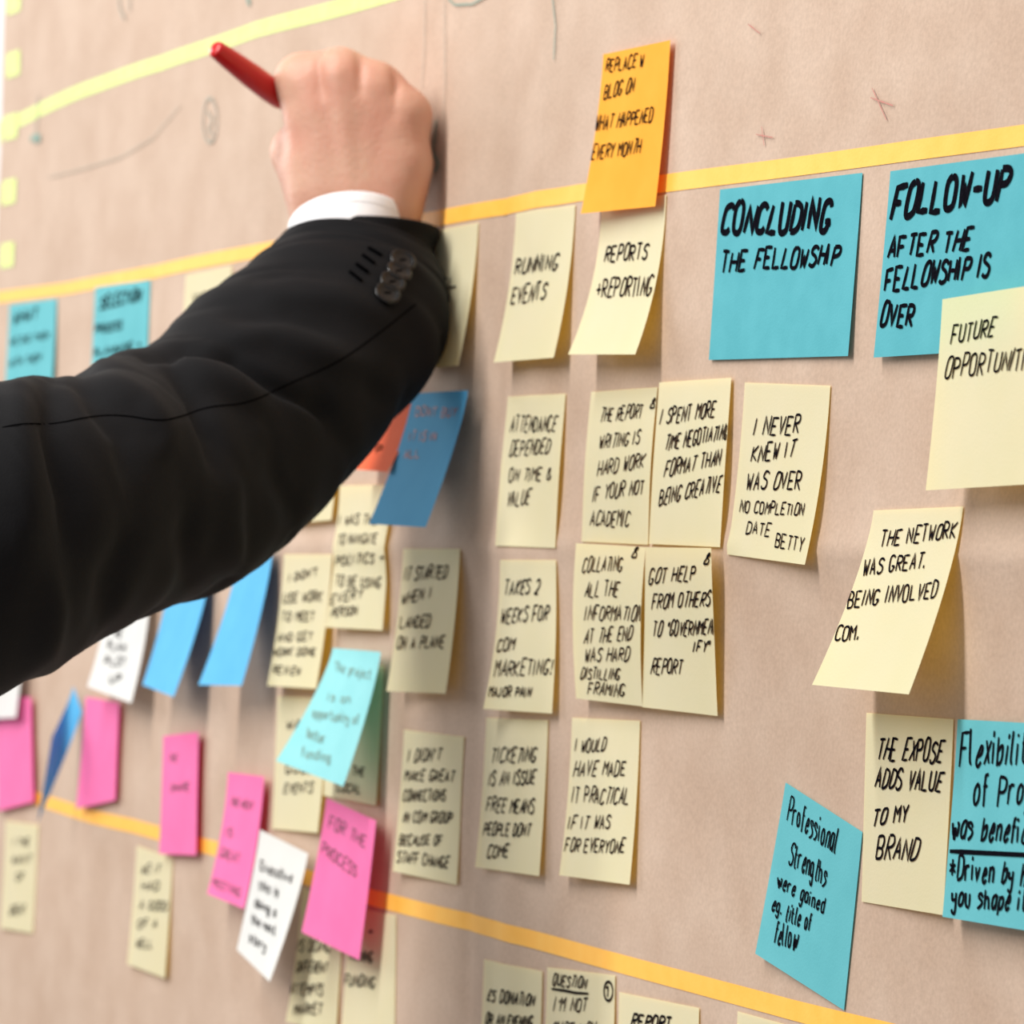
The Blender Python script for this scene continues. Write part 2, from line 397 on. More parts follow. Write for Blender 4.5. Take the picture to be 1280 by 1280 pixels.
note(Y_, [(824, 478), (914, 472), (900, 684), (811, 680)], 'yellow sticky note beginning I SPENT MORE TIME NEGOTIATING',
     [('I SPENT MORE', 825, 531, 893, 521, 19), ('TIME NEGOTIATING', 831, 563, 909, 548, 19), ('FORMAT THAN', 830, 597, 900, 582, 20), ('BEING CREATIVE', 824, 632, 900, 614, 20)], ink=.0013, bulge=.001, lift=.0008, ymax=.0135)
note(Y_, [(931, 478), (1038, 482), (1006, 706), (909, 693)], 'yellow sticky note reading I NEVER KNEW IT WAS OVER, signed BETTY',
     [('I NEVER', 942, 545, 998, 542, 21, .0014), ('KNEW IT', 939, 578, 992, 571, 21, .0014), ('WAS OVER', 933, 612, 1000, 612, 22, .0014), ('NO COMPLETION', 925, 640, 1004, 645, 14), ('DATE', 933, 667, 962, 670, 15), ('BETTY', 969, 684, 1003, 690, 18)], ink=.0011, pw=2)
note(Y_, [(1092, 638), (1204, 633), (1136, 868), (1015, 856)], 'yellow sticky note reading THE NETWORK WAS GREAT, its bottom lifted off the paper',
     [('THE NETWORK', 1100, 684, 1194, 672, 20), ('WAS GREAT.', 1079, 720, 1156, 710, 20), ('BEING INVOLVED', 1060, 760, 1170, 747, 20), ('COM.', 1044, 801, 1073, 800, 18)], ink=.0013, pw=1.35)
note(Y_, [(1083, 891), (1192, 899), (1179, 1144), (1077, 1127)], 'yellow sticky note reading THE EXPOSE ADDS VALUE TO MY BRAND',
     [('THE EXPOSE', 1096, 950, 1177, 953, 26), ('ADDS VALUE', 1094, 985, 1176, 989, 24), ('TO MY', 1090, 1033, 1134, 1027, 21), ('BRAND', 1095, 1074, 1146, 1075, 28)], ink=.0016, pw=1.3, ymax=.02)
note('cyan', [(1197, 899), (1400, 910), (1385, 1180), (1178, 1146)], 'light blue note with cursive writing about flexibility at the right edge',
     [('Flexibility', 1200, 957, 1293, 955, 40), ('of Project', 1217, 1008, 1318, 1006, 38), ('was beneficial', 1190, 1049, 1304, 1056, 31), ('*Driven by how', 1187, 1099, 1300, 1110, 28), ('you shape it', 1190, 1132, 1282, 1139, 25)],
     ink=.0018, marks=[[(1188 + i * 15, 1064 + i * .75) for i in range(14)]], lift=.001, pw=1.3, slant=.1, ymax=.02)
note('cyan', [(982, 978), (1078, 1040), (1055, 1263), (944, 1192)], 'light blue tilted note with cursive writing about professional strengths',
     [('Professional', 984, 1026, 1045, 1067, 30), ('Strengths', 986, 1080, 1032, 1108, 27), ('were gained', 972, 1108, 1030, 1141, 18), ('eg.', 965, 1138, 977, 1144, 18), ('title of', 982, 1150, 1013, 1165, 20), ('fellow', 968, 1178, 995, 1187, 26)], ink=.0013, pw=1.4, slant=.15, H=.08, ymax=.03)
note(Y_, [(720, 679), (807, 684), (803, 883), (720, 873)], 'yellow sticky note beginning COLLATING ALL THE INFORMATION',
     [('COLLATING', 728, 715, 777, 714, 18), ('8', 790, 697, 798, 696, 13), ('ALL THE', 731, 746, 772, 745, 18), ('INFORMATION', 731, 775, 801, 776, 18), ('AT THE END', 730, 805, 789, 800, 17), ('WAS HARD', 731, 827, 786, 826, 17), ('DISTILLING', 726, 848, 774, 850, 13), ('FRAMING', 735, 867, 780, 871, 15)], ink=.0012, bulge=.001, ymax=.012, lift=.004, blift=.0005)
note(Y_, [(807, 684), (889, 685), (897, 895), (803, 884)], 'yellow sticky note beginning GOT HELP FROM OTHERS',
     [('GOT HELP', 811, 730, 868, 725, 18), ('8', 880, 705, 888, 704, 14), ('FROM OTHERS', 815, 761, 887, 757, 18), ('TO "GOVERNMENT', 816, 796, 895, 793, 18), ('IFY"', 867, 815, 888, 815, 14), ('REPORT', 814, 842, 852, 842, 18)], ink=.0013, bulge=-.001, lift=.0046, blift=.0005, ymax=.012)
note(Y_, [(625, 700), (695, 700), (690, 892), (604, 886)], 'yellow sticky note beginning TAKES 2 WEEKS FOR',
     [('TAKES 2', 630, 744, 673, 742, 18), ('WEEKS FOR', 626, 780, 684, 775, 18), ('COM', 621, 815, 642, 812, 15), ('MARKETING!', 618, 846, 690, 843, 20), ('MAJOR PAIN', 611, 871, 663, 871, 12)], ink=.0014, ymax=.02, bulge=-.001)
note(Y_, [(608, 897), (685, 900), (674, 1095), (594, 1084)], 'yellow sticky note beginning TICKETING IS AN ISSUE',
     [('TICKETING', 614, 953, 669, 952, 18), ('IS AN ISSUE', 611, 982, 668, 980, 17), ('FREE MEANS', 608, 1014, 667, 1017, 17), ('PEOPLE DONT', 604, 1044, 662, 1045, 15), ('COME', 609, 1072, 635, 1071, 15)], ink=.0014)
note(Y_, [(715, 897), (800, 901), (787, 1106), (699, 1094)], 'yellow sticky note beginning I WOULD HAVE MADE IT PRACTICAL',
     [('I WOULD', 719, 940, 756, 939, 16), ('HAVE MADE', 717, 971, 781, 969, 18), ('IT PRACTICAL', 715, 1003, 785, 1005, 19), ('IF IT WAS', 710, 1037, 762, 1035, 16), ('FOR EVERYONE', 706, 1064, 780, 1066, 16)], ink=.0013, pw=2)
note(Y_, [(504, 686), (575, 686), (557, 867), (483, 864)], 'yellow sticky note beginning IT STARTED WHEN I',
     [('IT STARTED', 505, 726, 558, 722, 16), ('WHEN I', 502, 756, 538, 747, 14), ('LANDED', 500, 785, 537, 784, 15), ('ON A PLANE', 496, 812, 555, 809, 15)], ink=.0014)
note(Y_, [(505, 912), (580, 921), (571, 1106), (491, 1089)], 'yellow sticky note beginning I DIDNT MAKE GREAT CONNECTIONS',
     [("I DIDN'T", 510, 952, 550, 951, 15), ('MAKE GREAT', 506, 976, 567, 977, 13), ('CONNECTIONS', 504, 1001, 556, 1001, 13), ('IN COM GROUP', 504, 1028, 564, 1029, 13), ('BECAUSE OF', 499, 1056, 552, 1056, 12), ('STAFF CHANGE', 496, 1078, 560, 1085, 13)], ink=.0014)
note(Y_, [(355, 693), (415, 693), (395, 861), (334, 857)], 'blurred yellow note right of the two blue notes below the sleeve',
     [("I DIDN'T", 361, 727, 396, 719, 10), ('USE WORK', 354, 754, 402, 751, 12), ('TO MEET', 352, 777, 392, 776, 11), ('AND GET', 347, 802, 390, 800, 10), ('WORK DONE', 342, 820, 394, 819, 9), ('REVIEW', 341, 842, 375, 844, 10)], ink=.0014)
note(Y_, [(375, 485), (430, 478), (414, 650), (358, 655)], 'yellow note almost hidden under the sleeve beside the red orange note')
note(Y_, [(425, 607), (490, 606), (478, 788), (407, 784)], 'blurred yellow note with six lines hanging below the red orange note',
     [('I WAS THE', 424, 656, 470, 655, 12), ('TO NAVIGATE', 422, 681, 470, 679, 12), ('POLITICS +', 420, 707, 479, 702, 12), ('TO BE USING', 419, 732, 475, 735, 12), ('EVERY', 413, 755, 453, 747, 12), ('PERSON', 414, 772, 446, 768, 11)], ink=.0013, lift=.002)
note('red', [(462, 500), (520, 490), (484, 590), (438, 586)], 'red orange note peeking out from under the sleeve beside the blue note', [('P', 470, 567, 477, 567, 10)], ink=.0014, lift=.006, ymax=.03)
note('blue', [(516, 492), (585, 488), (532, 659), (461, 655)], 'bright blue note with lifted bottom right of the red orange note',
     [('DONT BUY', 520, 520, 570, 521, 11), ('IT IS IN', 512, 551, 545, 551, 11), ('ALL', 505, 573, 524, 572, 10)], ink=.0014, inkmat='inkred', lift=.008, pw=1.3)
note(Y_, [(347, 870), (410, 873), (397, 1041), (340, 1036)], 'blurred yellow note behind the light turquoise note, left one of two',
     [('WAS', 358, 911, 385, 911, 11), ('GOOD', 357, 966, 392, 966, 11), ('EVENTS', 355, 991, 390, 991, 12)], ink=.0014)
note(Y_, [(414, 822), (480, 832), (470, 1007), (403, 994)], 'blurred yellow note behind the light turquoise note, right one of two', [('OF THE', 425, 968, 455, 970, 11), ('LOCAL', 422, 989, 450, 992, 10)], ink=.0014)
note('lightcyan', [(416, 810), (476, 815), (429, 983), (345, 951)], 'light turquoise lifted note with cursive writing over two yellow notes',
     [('The project', 419, 839, 463, 849, 12), ('is an', 410, 876, 438, 880, 11), ('opportunity of', 391, 897, 448, 906, 12), ('better', 384, 922, 406, 930, 12), ('funding', 377, 947, 413, 953, 12)], ink=.0011, inkmat='tealink', lift=.006, pw=1.3, slant=.1)
note('pink', [(408, 997), (470, 1026), (449, 1200), (377, 1165)], 'pink note with two lines of writing, the rightmost and largest pink one',
     [('FOR THE', 411, 1034, 456, 1059, 14), ('PROCESS', 402, 1066, 445, 1096, 14)], ink=.0015, inkmat='inkred', lift=.009, pw=1.4)
note('white', [(325, 1037), (385, 1067), (337, 1227), (296, 1187)], 'white lifted tilted note with cursive writing between two pink notes',
     [('Executive', 326, 1087, 365, 1104, 12), ('this is', 324, 1111, 348, 1122, 11), ('doing a', 319, 1133, 345, 1147, 11), ('the next', 315, 1153, 344, 1169, 11), ('story', 312, 1177, 332, 1189, 11)], ink=.0017, lift=.009, pw=1.3, slant=.1)
note('pink', [(285, 965), (330, 971), (305, 1136), (259, 1117)], 'pink note left of the white tilted note, second pink one from the right',
     [('THE NEXT', 288, 1006, 316, 1012, 9), ('IS', 282, 1045, 290, 1046, 10), ('GREAT', 275, 1071, 298, 1079, 11), ('MEETING', 266, 1107, 300, 1121, 10)], ink=.0015, inkmat='inkred', lift=.004)
note('pink', [(204, 920), (248, 915), (245, 1069), (199, 1067)], 'upright pink note hanging over the lower orange tape above a yellow note',
     [('THE', 211, 952, 221, 952, 9), ('SHARE', 213, 989, 236, 988, 9)], ink=.0014, inkmat='inkred', lift=.004, ymax=.02)
note('blue', [(-35, 878), (7, 884), (-3, 1008), (-42, 1004)], 'blue note at the left edge of which only a sliver shows')
note('pink', [(-6, 866), (39, 872), (42, 1002), (-3, 1014)], 'pink note cut off by the left edge of the picture', lift=.003, ymax=.02)
note('pink', [(107, 871), (149, 878), (144, 1000), (95, 1011)], 'pink note right of the narrow twisted blue note', lift=.003, ymax=.02)
note('blue', [(92, 858), (102, 890), (47, 1028), (65, 921)], 'narrow twisted blue note between two pink notes at the far left', lift=.003, Y=(.03, .034), pw=1.1)
note('white', [(-14, 752), (33, 757), (20, 897), (-26, 899)], 'white note cut off by the left edge just below the sleeve', lift=.006, ymax=.02)
note('white', [(137, 730), (189, 736), (164, 879), (109, 858)], 'white note below the sleeve left of two bright blue notes',
     [('WE', 143, 796, 152, 796, 10), ('PLAN', 134, 812, 156, 815, 10), ('PILOT', 130, 831, 156, 833, 10), ('UP', 137, 853, 150, 854, 10)], ink=.0017, lift=.004)
note('blue', [(212, 724), (262, 720), (217, 871), (178, 856)], 'left one of two bright blue notes hanging out below the sleeve', pw=1.3, lift=.003)
note('blue', [(299, 692), (341, 688), (302, 857), (248, 856)], 'right one of two bright blue notes hanging out below the sleeve', pw=1.3, lift=.003)
note(Y_, [(7, 1026), (48, 1031), (41, 1167), (0, 1160)], 'blurred yellow note at the lower left edge of the picture',
     [('I THE', 16, 1057, 36, 1057, 9), ('WANT', 15, 1080, 38, 1079, 10), ('OF', 20, 1101, 29, 1101, 9), ('GREAT', 12, 1144, 31, 1142, 11)], ink=.0015)
note(Y_, [(171, 1057), (216, 1073), (206, 1223), (159, 1205)], 'blurred yellow note standing alone under the upright pink note',
     [('WE IT', 177, 1092, 200, 1091, 10), ('HAD', 177, 1113, 198, 1113, 10), ('A GOOD', 175, 1136, 209, 1138, 10), ('OF A', 172, 1160, 196, 1160, 10), ('WELL', 170, 1184, 190, 1185, 10)], ink=.0015)
note(Y_, [(378, 1110), (430, 1124), (420, 1292), (357, 1277)], 'yellow note at the bottom behind the white and pink notes',
     [('IS DOING', 372, 1189, 412, 1190, 13), ('DIFFERENT', 371, 1215, 408, 1216, 13), ('ATTEMPTS', 361, 1242, 403, 1245, 13), ('MARKET', 367, 1268, 402, 1268, 13)], ink=.0014)
note(Y_, [(436, 1133), (495, 1144), (493, 1308), (426, 1296)], 'yellow note at the bottom just right of the largest pink note',
     [('+', 460, 1168, 466, 1169, 9), ('TRAINING', 435, 1199, 465, 1204, 13), ('FUNDING', 430, 1231, 468, 1235, 13)], ink=.0014)
note(Y_, [(605, 1199), (678, 1214), (672, 1402), (597, 1388)], 'yellow note at the bottom about a donation, cut off by the picture',
     [('£5 DONATION', 609, 1251, 667, 1258, 14), ('OR AN EVENING', 607, 1280, 665, 1284, 13)], ink=.0015)
note(Y_, [(684, 1209), (769, 1219), (763, 1420), (677, 1404)], 'yellow note at the bottom headed QUESTION with a circled number',
     [('QUESTION', 691, 1231, 732, 1236, 13), ("I'M NOT", 692, 1264, 733, 1264, 17), ('SURE HOW', 690, 1292, 744, 1294, 15)], ink=.0013,
     marks=[[(690, 1236), (705, 1238), (720, 1241), (736, 1242)], circle(761, 1239, 5.5, 12), [(760, 1246), (761, 1233)], [(758, 1235), (761, 1233)]])
note(Y_, [(774, 1240), (874, 1260), (867, 1472), (768, 1452)], 'yellow note at the bottom edge reading REPORT', [('REPORT', 789, 1283, 838, 1287, 16)], ink=.0017)
note(Y_, [(922, 1264), (1032, 1294), (1024, 1505), (915, 1480)], 'yellow note of which only the top corner shows at the bottom edge')

# ------------------------------------------------------------------ faint marks drawn on the paper
def mark(strokes, m, width, parent=PAPER, name='pen_mark'):
    s3 = []
    for st in strokes:
        pl = []
        for a, c in zip(st, st[1:]):
            for i in range(4): pl.append((a[0] + (c[0] - a[0]) * i / 4, a[1] + (c[1] - a[1]) * i / 4))
        pl.append(st[-1])
        s3.append([(snap(x, y, .0009), Vector((0, -1, 0))) for x, y in pl])
    v, f = ribbons(s3, width); obj(name, v, f, MT[m], parent, False)
mark([circle(262, 150, 9, 28)], 'greyink', .0016); mark([[(258, 138), (266, 150), (260, 162), (265, 168)]], 'greyink', .0016)
mark([[(48, 118), (46, 150), (44, 172)]], 'greyink', .002)
mark([[(38, 174), (46, 170), (50, 172), (44, 177)]], 'tealink', .004)
mark([[(148, -5), (150, 12), (156, 24)]], 'greyink', .002); mark([[(162, -4), (162, 14)]], 'greyink', .0018)
mark([[(308, -4), (312, 6)]], 'tealink', .003)
mark([[(690, -5), (694, 30), (692, 75)]], 'tealink', .0009); mark([[(557, -5), (568, 6), (590, 5), (608, -5)]], 'tealink', .0009)
for q in ([(531, -5), (530, 60), (527, 110)], [(555, -5), (556, 100), (553, 190), (549, 250)]): mark([q], 'greyink', .0006)
mark([[(60, 222), (100, 212), (150, 197), (190, 173), (225, 132)]], 'greyink', .0006)
for q in ([(945, 168), (966, 172)], [(952, 158), (955, 182)], [(1090, 110), (1108, 150)], [(1088, 122), (1116, 132)], [(935, 30), (950, 42)]): mark([q], 'redink', .0006)
mark([[(545, 150), (541, 190), (548, 205), (543, 215)]], 'tealink', .002)

# ------------------------------------------------------------------ the person's arm
def cr(p0, p1, p2, p3, t):
    return 0.5 * ((2 * p1) + (p2 - p0) * t + (2 * p0 - 5 * p1 + 4 * p2 - p3) * t * t + (3 * p1 - p0 - 3 * p2 + p3) * t ** 3)
HAND = P(440, 165, 2.06)
def loc(x, y, z): return HAND + C2W @ Vector((x, y, z)) * .001
person = empty('person', P(447, 300, 2.06), 'person in black suit jacket and white shirt writing on the brown paper', 'person')

def surface_nets(Fv, org, h):
    s = Fv < 0
    nx_, ny_, nz_ = Fv.shape
    cnt = np.zeros((nx_ - 1, ny_ - 1, nz_ - 1)); acc = np.zeros(cnt.shape + (3,))
    for ax in range(3):
        others = [a for a in range(3) if a != ax]
        sl0 = [slice(None)] * 3; sl1 = [slice(None)] * 3; sl0[ax] = slice(0, -1); sl1[ax] = slice(1, None)
        f0, f1 = Fv[tuple(sl0)], Fv[tuple(sl1)]
        cross = (f0 < 0) != (f1 < 0)
        t = np.where(cross, f0 / np.where(cross, f0 - f1, 1), 0)
        for a in (0, 1):
            for b_ in (0, 1):
                s2 = [slice(None)] * 3
                s2[others[0]] = slice(a, Fv.shape[others[0]] - 1 + a); s2[others[1]] = slice(b_, Fv.shape[others[1]] - 1 + b_)
                c = cross[tuple(s2)]; tt = t[tuple(s2)]
                cnt += c; pos = np.zeros(c.shape + (3,)); pos[..., ax] = tt; pos[..., others[0]] = a; pos[..., others[1]] = b_
                acc += pos * c[..., None]
    m = cnt > 0; idx = -np.ones(cnt.shape, int); idx[m] = np.arange(m.sum())
    ijk = np.argwhere(m); V = (ijk + acc[m] / cnt[m][:, None]) * h + org
    Fc = []
    for ax in range(3):
        o1, o2 = (ax + 1) % 3, (ax + 2) % 3
        sl0 = [slice(None)] * 3; sl1 = [slice(None)] * 3; sl0[ax] = slice(0, -1); sl1[ax] = slice(1, None)
        a, c = s[tuple(sl0)], s[tuple(sl1)]
        E = np.argwhere(a != c)
        ok = (E[:, o1] > 0) & (E[:, o2] > 0) & (E[:, o1] < Fv.shape[o1] - 1) & (E[:, o2] < Fv.shape[o2] - 1)
        E = E[ok]; flip = a[tuple(E.T)]
        def cell(d1, d2):
            q = E.copy(); q[:, o1] -= d1; q[:, o2] -= d2; return idx[tuple(q.T)]
        q = np.stack([cell(1, 1), cell(0, 1), cell(0, 0), cell(1, 0)], 1)
        q[~flip] = q[~flip][:, ::-1]
        Fc += q.tolist()
    return V, Fc

# hand: x right, y down, z away from the camera, in mm around the middle of the back of the hand
Wr = (4, 62, -2)
caps = [  # (a, b, ra, rb)
    ((-8, 58, -4), (-26, -27, 2), 17, 12.5), ((0, 58, -6), (-6, -29, -6), 18, 12.5), ((8, 58, -6), (14, -22, -6), 18, 11.5), ((14, 58, -6), (29, -8, -6), 17, 11),
    ((12, 60, -6), (27, 18, -8), 17, 14.5), ((-10, 60, 0), (-20, 20, 6), 17, 16),
    ((-10, 50, 8), (-29, 10, 16), 14, 12.5), ((-29, 8, 16), (-27, 6, 46), 11.5, 9.5), ((-27, 6, 46), (-12, 9, 60), 9.5, 7.5),
    ((-26, -27, 2), (-27, -27, 42), 11.5, 9.8), ((-27, -27, 42), (-22, -10, 60), 9.5, 8.5), ((-22, -10, 60), (-10, -3, 62), 8.2, 6.8),
    ((-6, -29, -6), (-6, -27, 38), 11.5, 9.8), ((-6, -27, 38), (-4, -6, 57), 9.6, 8.4), ((-4, -6, 57), (-4, 12, 50), 8.2, 7),
    ((14, -22, -6), (13, -18, 30), 10.5, 9), ((13, -18, 30), (9, 0, 44), 9, 8), ((9, 0, 44), (5, 14, 36), 8, 6.8),
    ((29, -8, -6), (20, -3, 20), 9.5, 8), ((20, -3, 20), (12, 9, 28), 8, 7), ((12, 9, 28), (7, 16, 22), 7, 6),
    (Wr, (-15, 113, -58), 26, 27), ((-15, 113, -58), (-40, 140, -94), 27, 30), ((-40, 140, -94), (-84, 168, -148), 30, 33)]
def sdf(X, Y, Z, caps, k):
    out = None
    for a, b_, ra, rb in caps:
        a = np.array(a, float); d = np.array(b_, float) - a; dd = d @ d
        t = np.clip(((X - a[0]) * d[0] + (Y - a[1]) * d[1] + (Z - a[2]) * d[2]) / dd, 0, 1)
        v = np.sqrt((X - a[0] - t * d[0]) ** 2 + (Y - a[1] - t * d[1]) ** 2 + (Z - a[2] - t * d[2]) ** 2) - (ra + (rb - ra) * t)
        if out is None: out = v
        else:
            hh = np.clip(.5 + .5 * (out - v) / k, 0, 1); out = out * (1 - hh) + v * hh - k * hh * (1 - hh)
    return out
st_ = 1.3
gx = np.arange(-62, 62, st_); gy = np.arange(-58, 92, st_); gz = np.arange(-46, 82, st_)
X, Y, Z = np.meshgrid(gx, gy, gz, indexing='ij')
palm = sdf(X, Y, Z, caps[:7] + caps[21:22] + [((-14, 30, -5), (-14, -16, -3), 13, 13), ((4, 30, -8), (4, -16, -8), 13, 13), ((20, 25, -8), (20, -6, -8), 13, 12), ((-16, -10, -1), (-16, -25, 2), 12, 12), ((4, -10, -5), (4, -22, -5), 12, 11.5), ((22, 0, -6), (22, -11, -6), 12, 11)], 10)
Fd = palm
def smin(a, c, k):
    hh = np.clip(.5 + .5 * (a - c) / k, 0, 1); return a * (1 - hh) + c * hh - k * hh * (1 - hh)
for i in (7, 9, 12, 15, 18): Fd = smin(Fd, sdf(X, Y, Z, caps[i:i + 3] if i != 7 else caps[7:9], 3), 9)
def smax(a, c, k): return -smin(-a, -c, k)
# grooves between the knuckles, tendons, creases
for a, b_, ra, rb in [((-16, -48, -8), (-15, -18, -19), 1.2, .3), ((5, -46, -12), (5, -18, -21), 1.2, .3), ((23, -34, -12), (22, -6, -20), 1.2, .3)]:
    Fd = smax(Fd, -sdf(X, Y, Z, [(a, b_, ra, rb)], 1), 5)
for a, b_, ra, rb in [((-2, 40, -20), (-24, -24, -10), 1, 3.5), ((2, 40, -22), (-6, -27, -17), 1, 4.5), ((6, 40, -22), (13, -20, -16), 1, 3.5), ((9, 40, -21), (27, -8, -15), 1, 3)]:
    Fd = smin(Fd, sdf(X, Y, Z, [(a, b_, ra, rb)], 1), 6)
for _ in range(2):
    for a_ in range(3): Fd = (np.roll(Fd, 1, a_) + 2 * Fd + np.roll(Fd, -1, a_)) / 4
V, Fc = surface_nets(Fd, np.array([gx[0], gy[0], gz[0]]), st_)
Va = [loc(*v) for v in V]
st2 = 4.0
gx = np.arange(-260, 60, st2); gy = np.arange(20, 280, st2); gz = np.arange(-290, 50, st2)
X, Y, Z = np.meshgrid(gx, gy, gz, indexing='ij')
V2, F2 = surface_nets(sdf(X, Y, Z, [((4, 66, -6), (-15, 113, -58), 22, 22)] + [(c[0], c[1], c[2] - 5, c[3] - 6) for c in caps[22:]], 8), np.array([gx[0], gy[0], gz[0]]), st2)
k = len(Va); Va += [loc(*v) for v in V2]; Fc += [[i + k for i in f] for f in F2]
hand = obj('body', Va, Fc, MT['skin'], person)

# pen
pa, pb = P(268, 60, 2.037), P(470, 211, 2.118)
ax = (pb - pa).normalized(); LN = (pb - pa).length
pen = empty('marker_pen', pa, 'red glossy marker pen held in the hand, its end pointing up left', 'pen')
def lathe(name, prof, m, parent, base=pa, axis=ax, seg=20):
    a = axis.orthogonal().normalized(); c = axis.cross(a); V = []; Fc = []
    for d, rr in prof:
        for k in range(seg):
            th = 2 * math.pi * k / seg; V.append(base + axis * d + (a * math.cos(th) + c * math.sin(th)) * rr)
    for i in range(len(prof) - 1):
        for k in range(seg):
            k2 = (k + 1) % seg; Fc.append((i * seg + k, i * seg + k2, (i + 1) * seg + k2, (i + 1) * seg + k))
    Fc.append(tuple(range(seg))[::-1]); Fc.append(tuple((len(prof) - 1) * seg + k for k in range(seg)))
    return obj(name, V, Fc, m, parent)
lathe('barrel', [(0, .0002), (0, .0036), (.0008, .0044), (.002, .0047), (.012, .0055), (.028, .0064), (.042, .0066), (.050, .0062), (.0525, .0056)], MT['red_pl'], pen)
lathe('grip', [(.0525, .0047), (.056, .0050), (.075, .0050), (LN - .028, .0048), (LN - .02, .0036)], MT['black_pl'], pen)
lathe('nib', [(LN - .021, .0030), (LN - .010, .0024), (LN - .004, .0013), (LN - .001, .0006)], MT['black_pl'], pen)

# sleeve: (outer edge top px, outer edge bottom px, depth, half thickness in depth)
ST = [((361, 289), (551, 291), 2.050, .036), ((354, 297), (538, 322), 2.047, .037), ((346, 306), (546, 334), 2.044, .038), ((336, 318), (557, 352), 2.038, .039), ((318, 338), (562, 380), 2.030, .041),
      ((286, 368), (560, 412), 2.016, .043), ((250, 391), (545, 456), 2.000, .045), ((222, 404), (508, 503), 1.984, .046), ((198, 425), (458, 572), 1.964, .047),
      ((172, 445), (402, 638), 1.944, .049), ((134, 456), (345, 692), 1.920, .052), ((96, 471), (288, 730), 1.894, .055), ((62, 483), (222, 754), 1.866, .057),
      ((34, 475), (148, 789), 1.838, .059), ((0, 477), (62, 834), 1.808, .060), ((-50, 485), (0, 862), 1.780, .061), ((-130, 495), (-80, 905), 1.755, .063),
      ((-260, 505), (-230, 950), 1.74, .068), ((-420, 500), (-410, 985), 1.745, .074), ((-560, 500), (-570, 1010), 1.765, .078), ((-660, 560), (-680, 980), 1.785, .06), ((-700, 650), (-715, 880), 1.795, .03)]
sub, seg = 12, 128
ctr = [P((a[0] + c[0]) / 2, (a[1] + c[1]) / 2, z) for a, c, z, r_ in ST]
half = [(P(c[0], c[1], z) - P(a[0], a[1], z)) / 2 for a, c, z, r_ in ST]
rz = [r_ for *_, r_ in ST]
rings = []
for i in range(len(ST) - 1):
    j0, j3 = max(i - 1, 0), min(i + 2, len(ST) - 1)
    for s_ in range(sub if i < len(ST) - 2 else sub + 1):
        t = s_ / sub
        rings.append((cr(ctr[j0], ctr[i], ctr[i + 1], ctr[j3], t), cr(half[j0], half[i], half[i + 1], half[j3], t), cr(rz[j0], rz[i], rz[i + 1], rz[j3], t)))
def seg_d(x, y, pts):
    best = 1e9; bt = 0; sd = 0; n = len(pts) - 1
    for i in range(n):
        ax_, ay = pts[i]; bx_, by = pts[i + 1]; dx, dy = bx_ - ax_, by - ay; L2 = dx * dx + dy * dy
        t = ((x - ax_) * dx + (y - ay) * dy) / L2; tc_ = min(max(t, 0), 1)
        ex, ey = x - ax_ - dx * tc_, y - ay - dy * tc_; d = math.hypot(ex, ey)
        if d < best: best = d; bt = (i + tc_) / n; sd = 1 if dx * (y - ay) - dy * (x - ax_) > 0 else -1
    return best, bt, sd
# sewn and creased lines of the cloth: polyline, depth (m), width (px); negative = raised fold
FOLDS = [([(183, 446), (230, 438), (290, 452), (360, 490), (420, 520)], .0055, 9), ([(215, 462), (245, 500), (262, 545), (270, 590)], .0040, 14), ([(232, 450), (285, 480), (330, 510)], -.0045, 16),
         ([(300, 400), (360, 398), (430, 420)], .0022, 14), ([(270, 425), (340, 420), (420, 450), (480, 470)], -.0030, 18), ([(340, 365), (420, 372), (500, 400)], -.0014, 16),
         ([(128, 460), (180, 500), (205, 540), (208, 580)], -.0045, 20), ([(100, 474), (120, 510), (150, 545), (160, 600)], .0030, 16), ([(60, 484), (62, 540), (85, 620), (90, 700)], .0050, 18),
         ([(25, 476), (20, 540), (30, 640), (20, 760)], -.0045, 24), ([(380, 660), (350, 600), (340, 540)], .0030, 14), ([(300, 725), (285, 650), (290, 590)], -.003, 18), ([(240, 745), (235, 670), (245, 620)], .003, 14),
         ([(450, 575), (410, 520), (400, 480)], .0022, 14), ([(500, 510), (450, 470)], .002, 12), ([(130, 795), (140, 720), (170, 660)], .0035, 18), ([(-60, 500), (-40, 600), (-50, 800)], .004, 18),
         ([(60, 835), (70, 760), (60, 700)], -.003, 18), ([(320, 345), (370, 340), (430, 352)], .0012, 10)]
SEAM = [([(-60, 548), (0, 535), (30, 529), (65, 531), (110, 521), (150, 518), (200, 527), (230, 520), (260, 508), (310, 505), (360, 480), (420, 455), (470, 420), (520, 380)], .0012, 1.8), ([(470, 300), (462, 330), (470, 360), (490, 390)], .0005, 2)]
V = []; N_ = len(rings)
tocam = lambda p: (CAM - p).normalized()
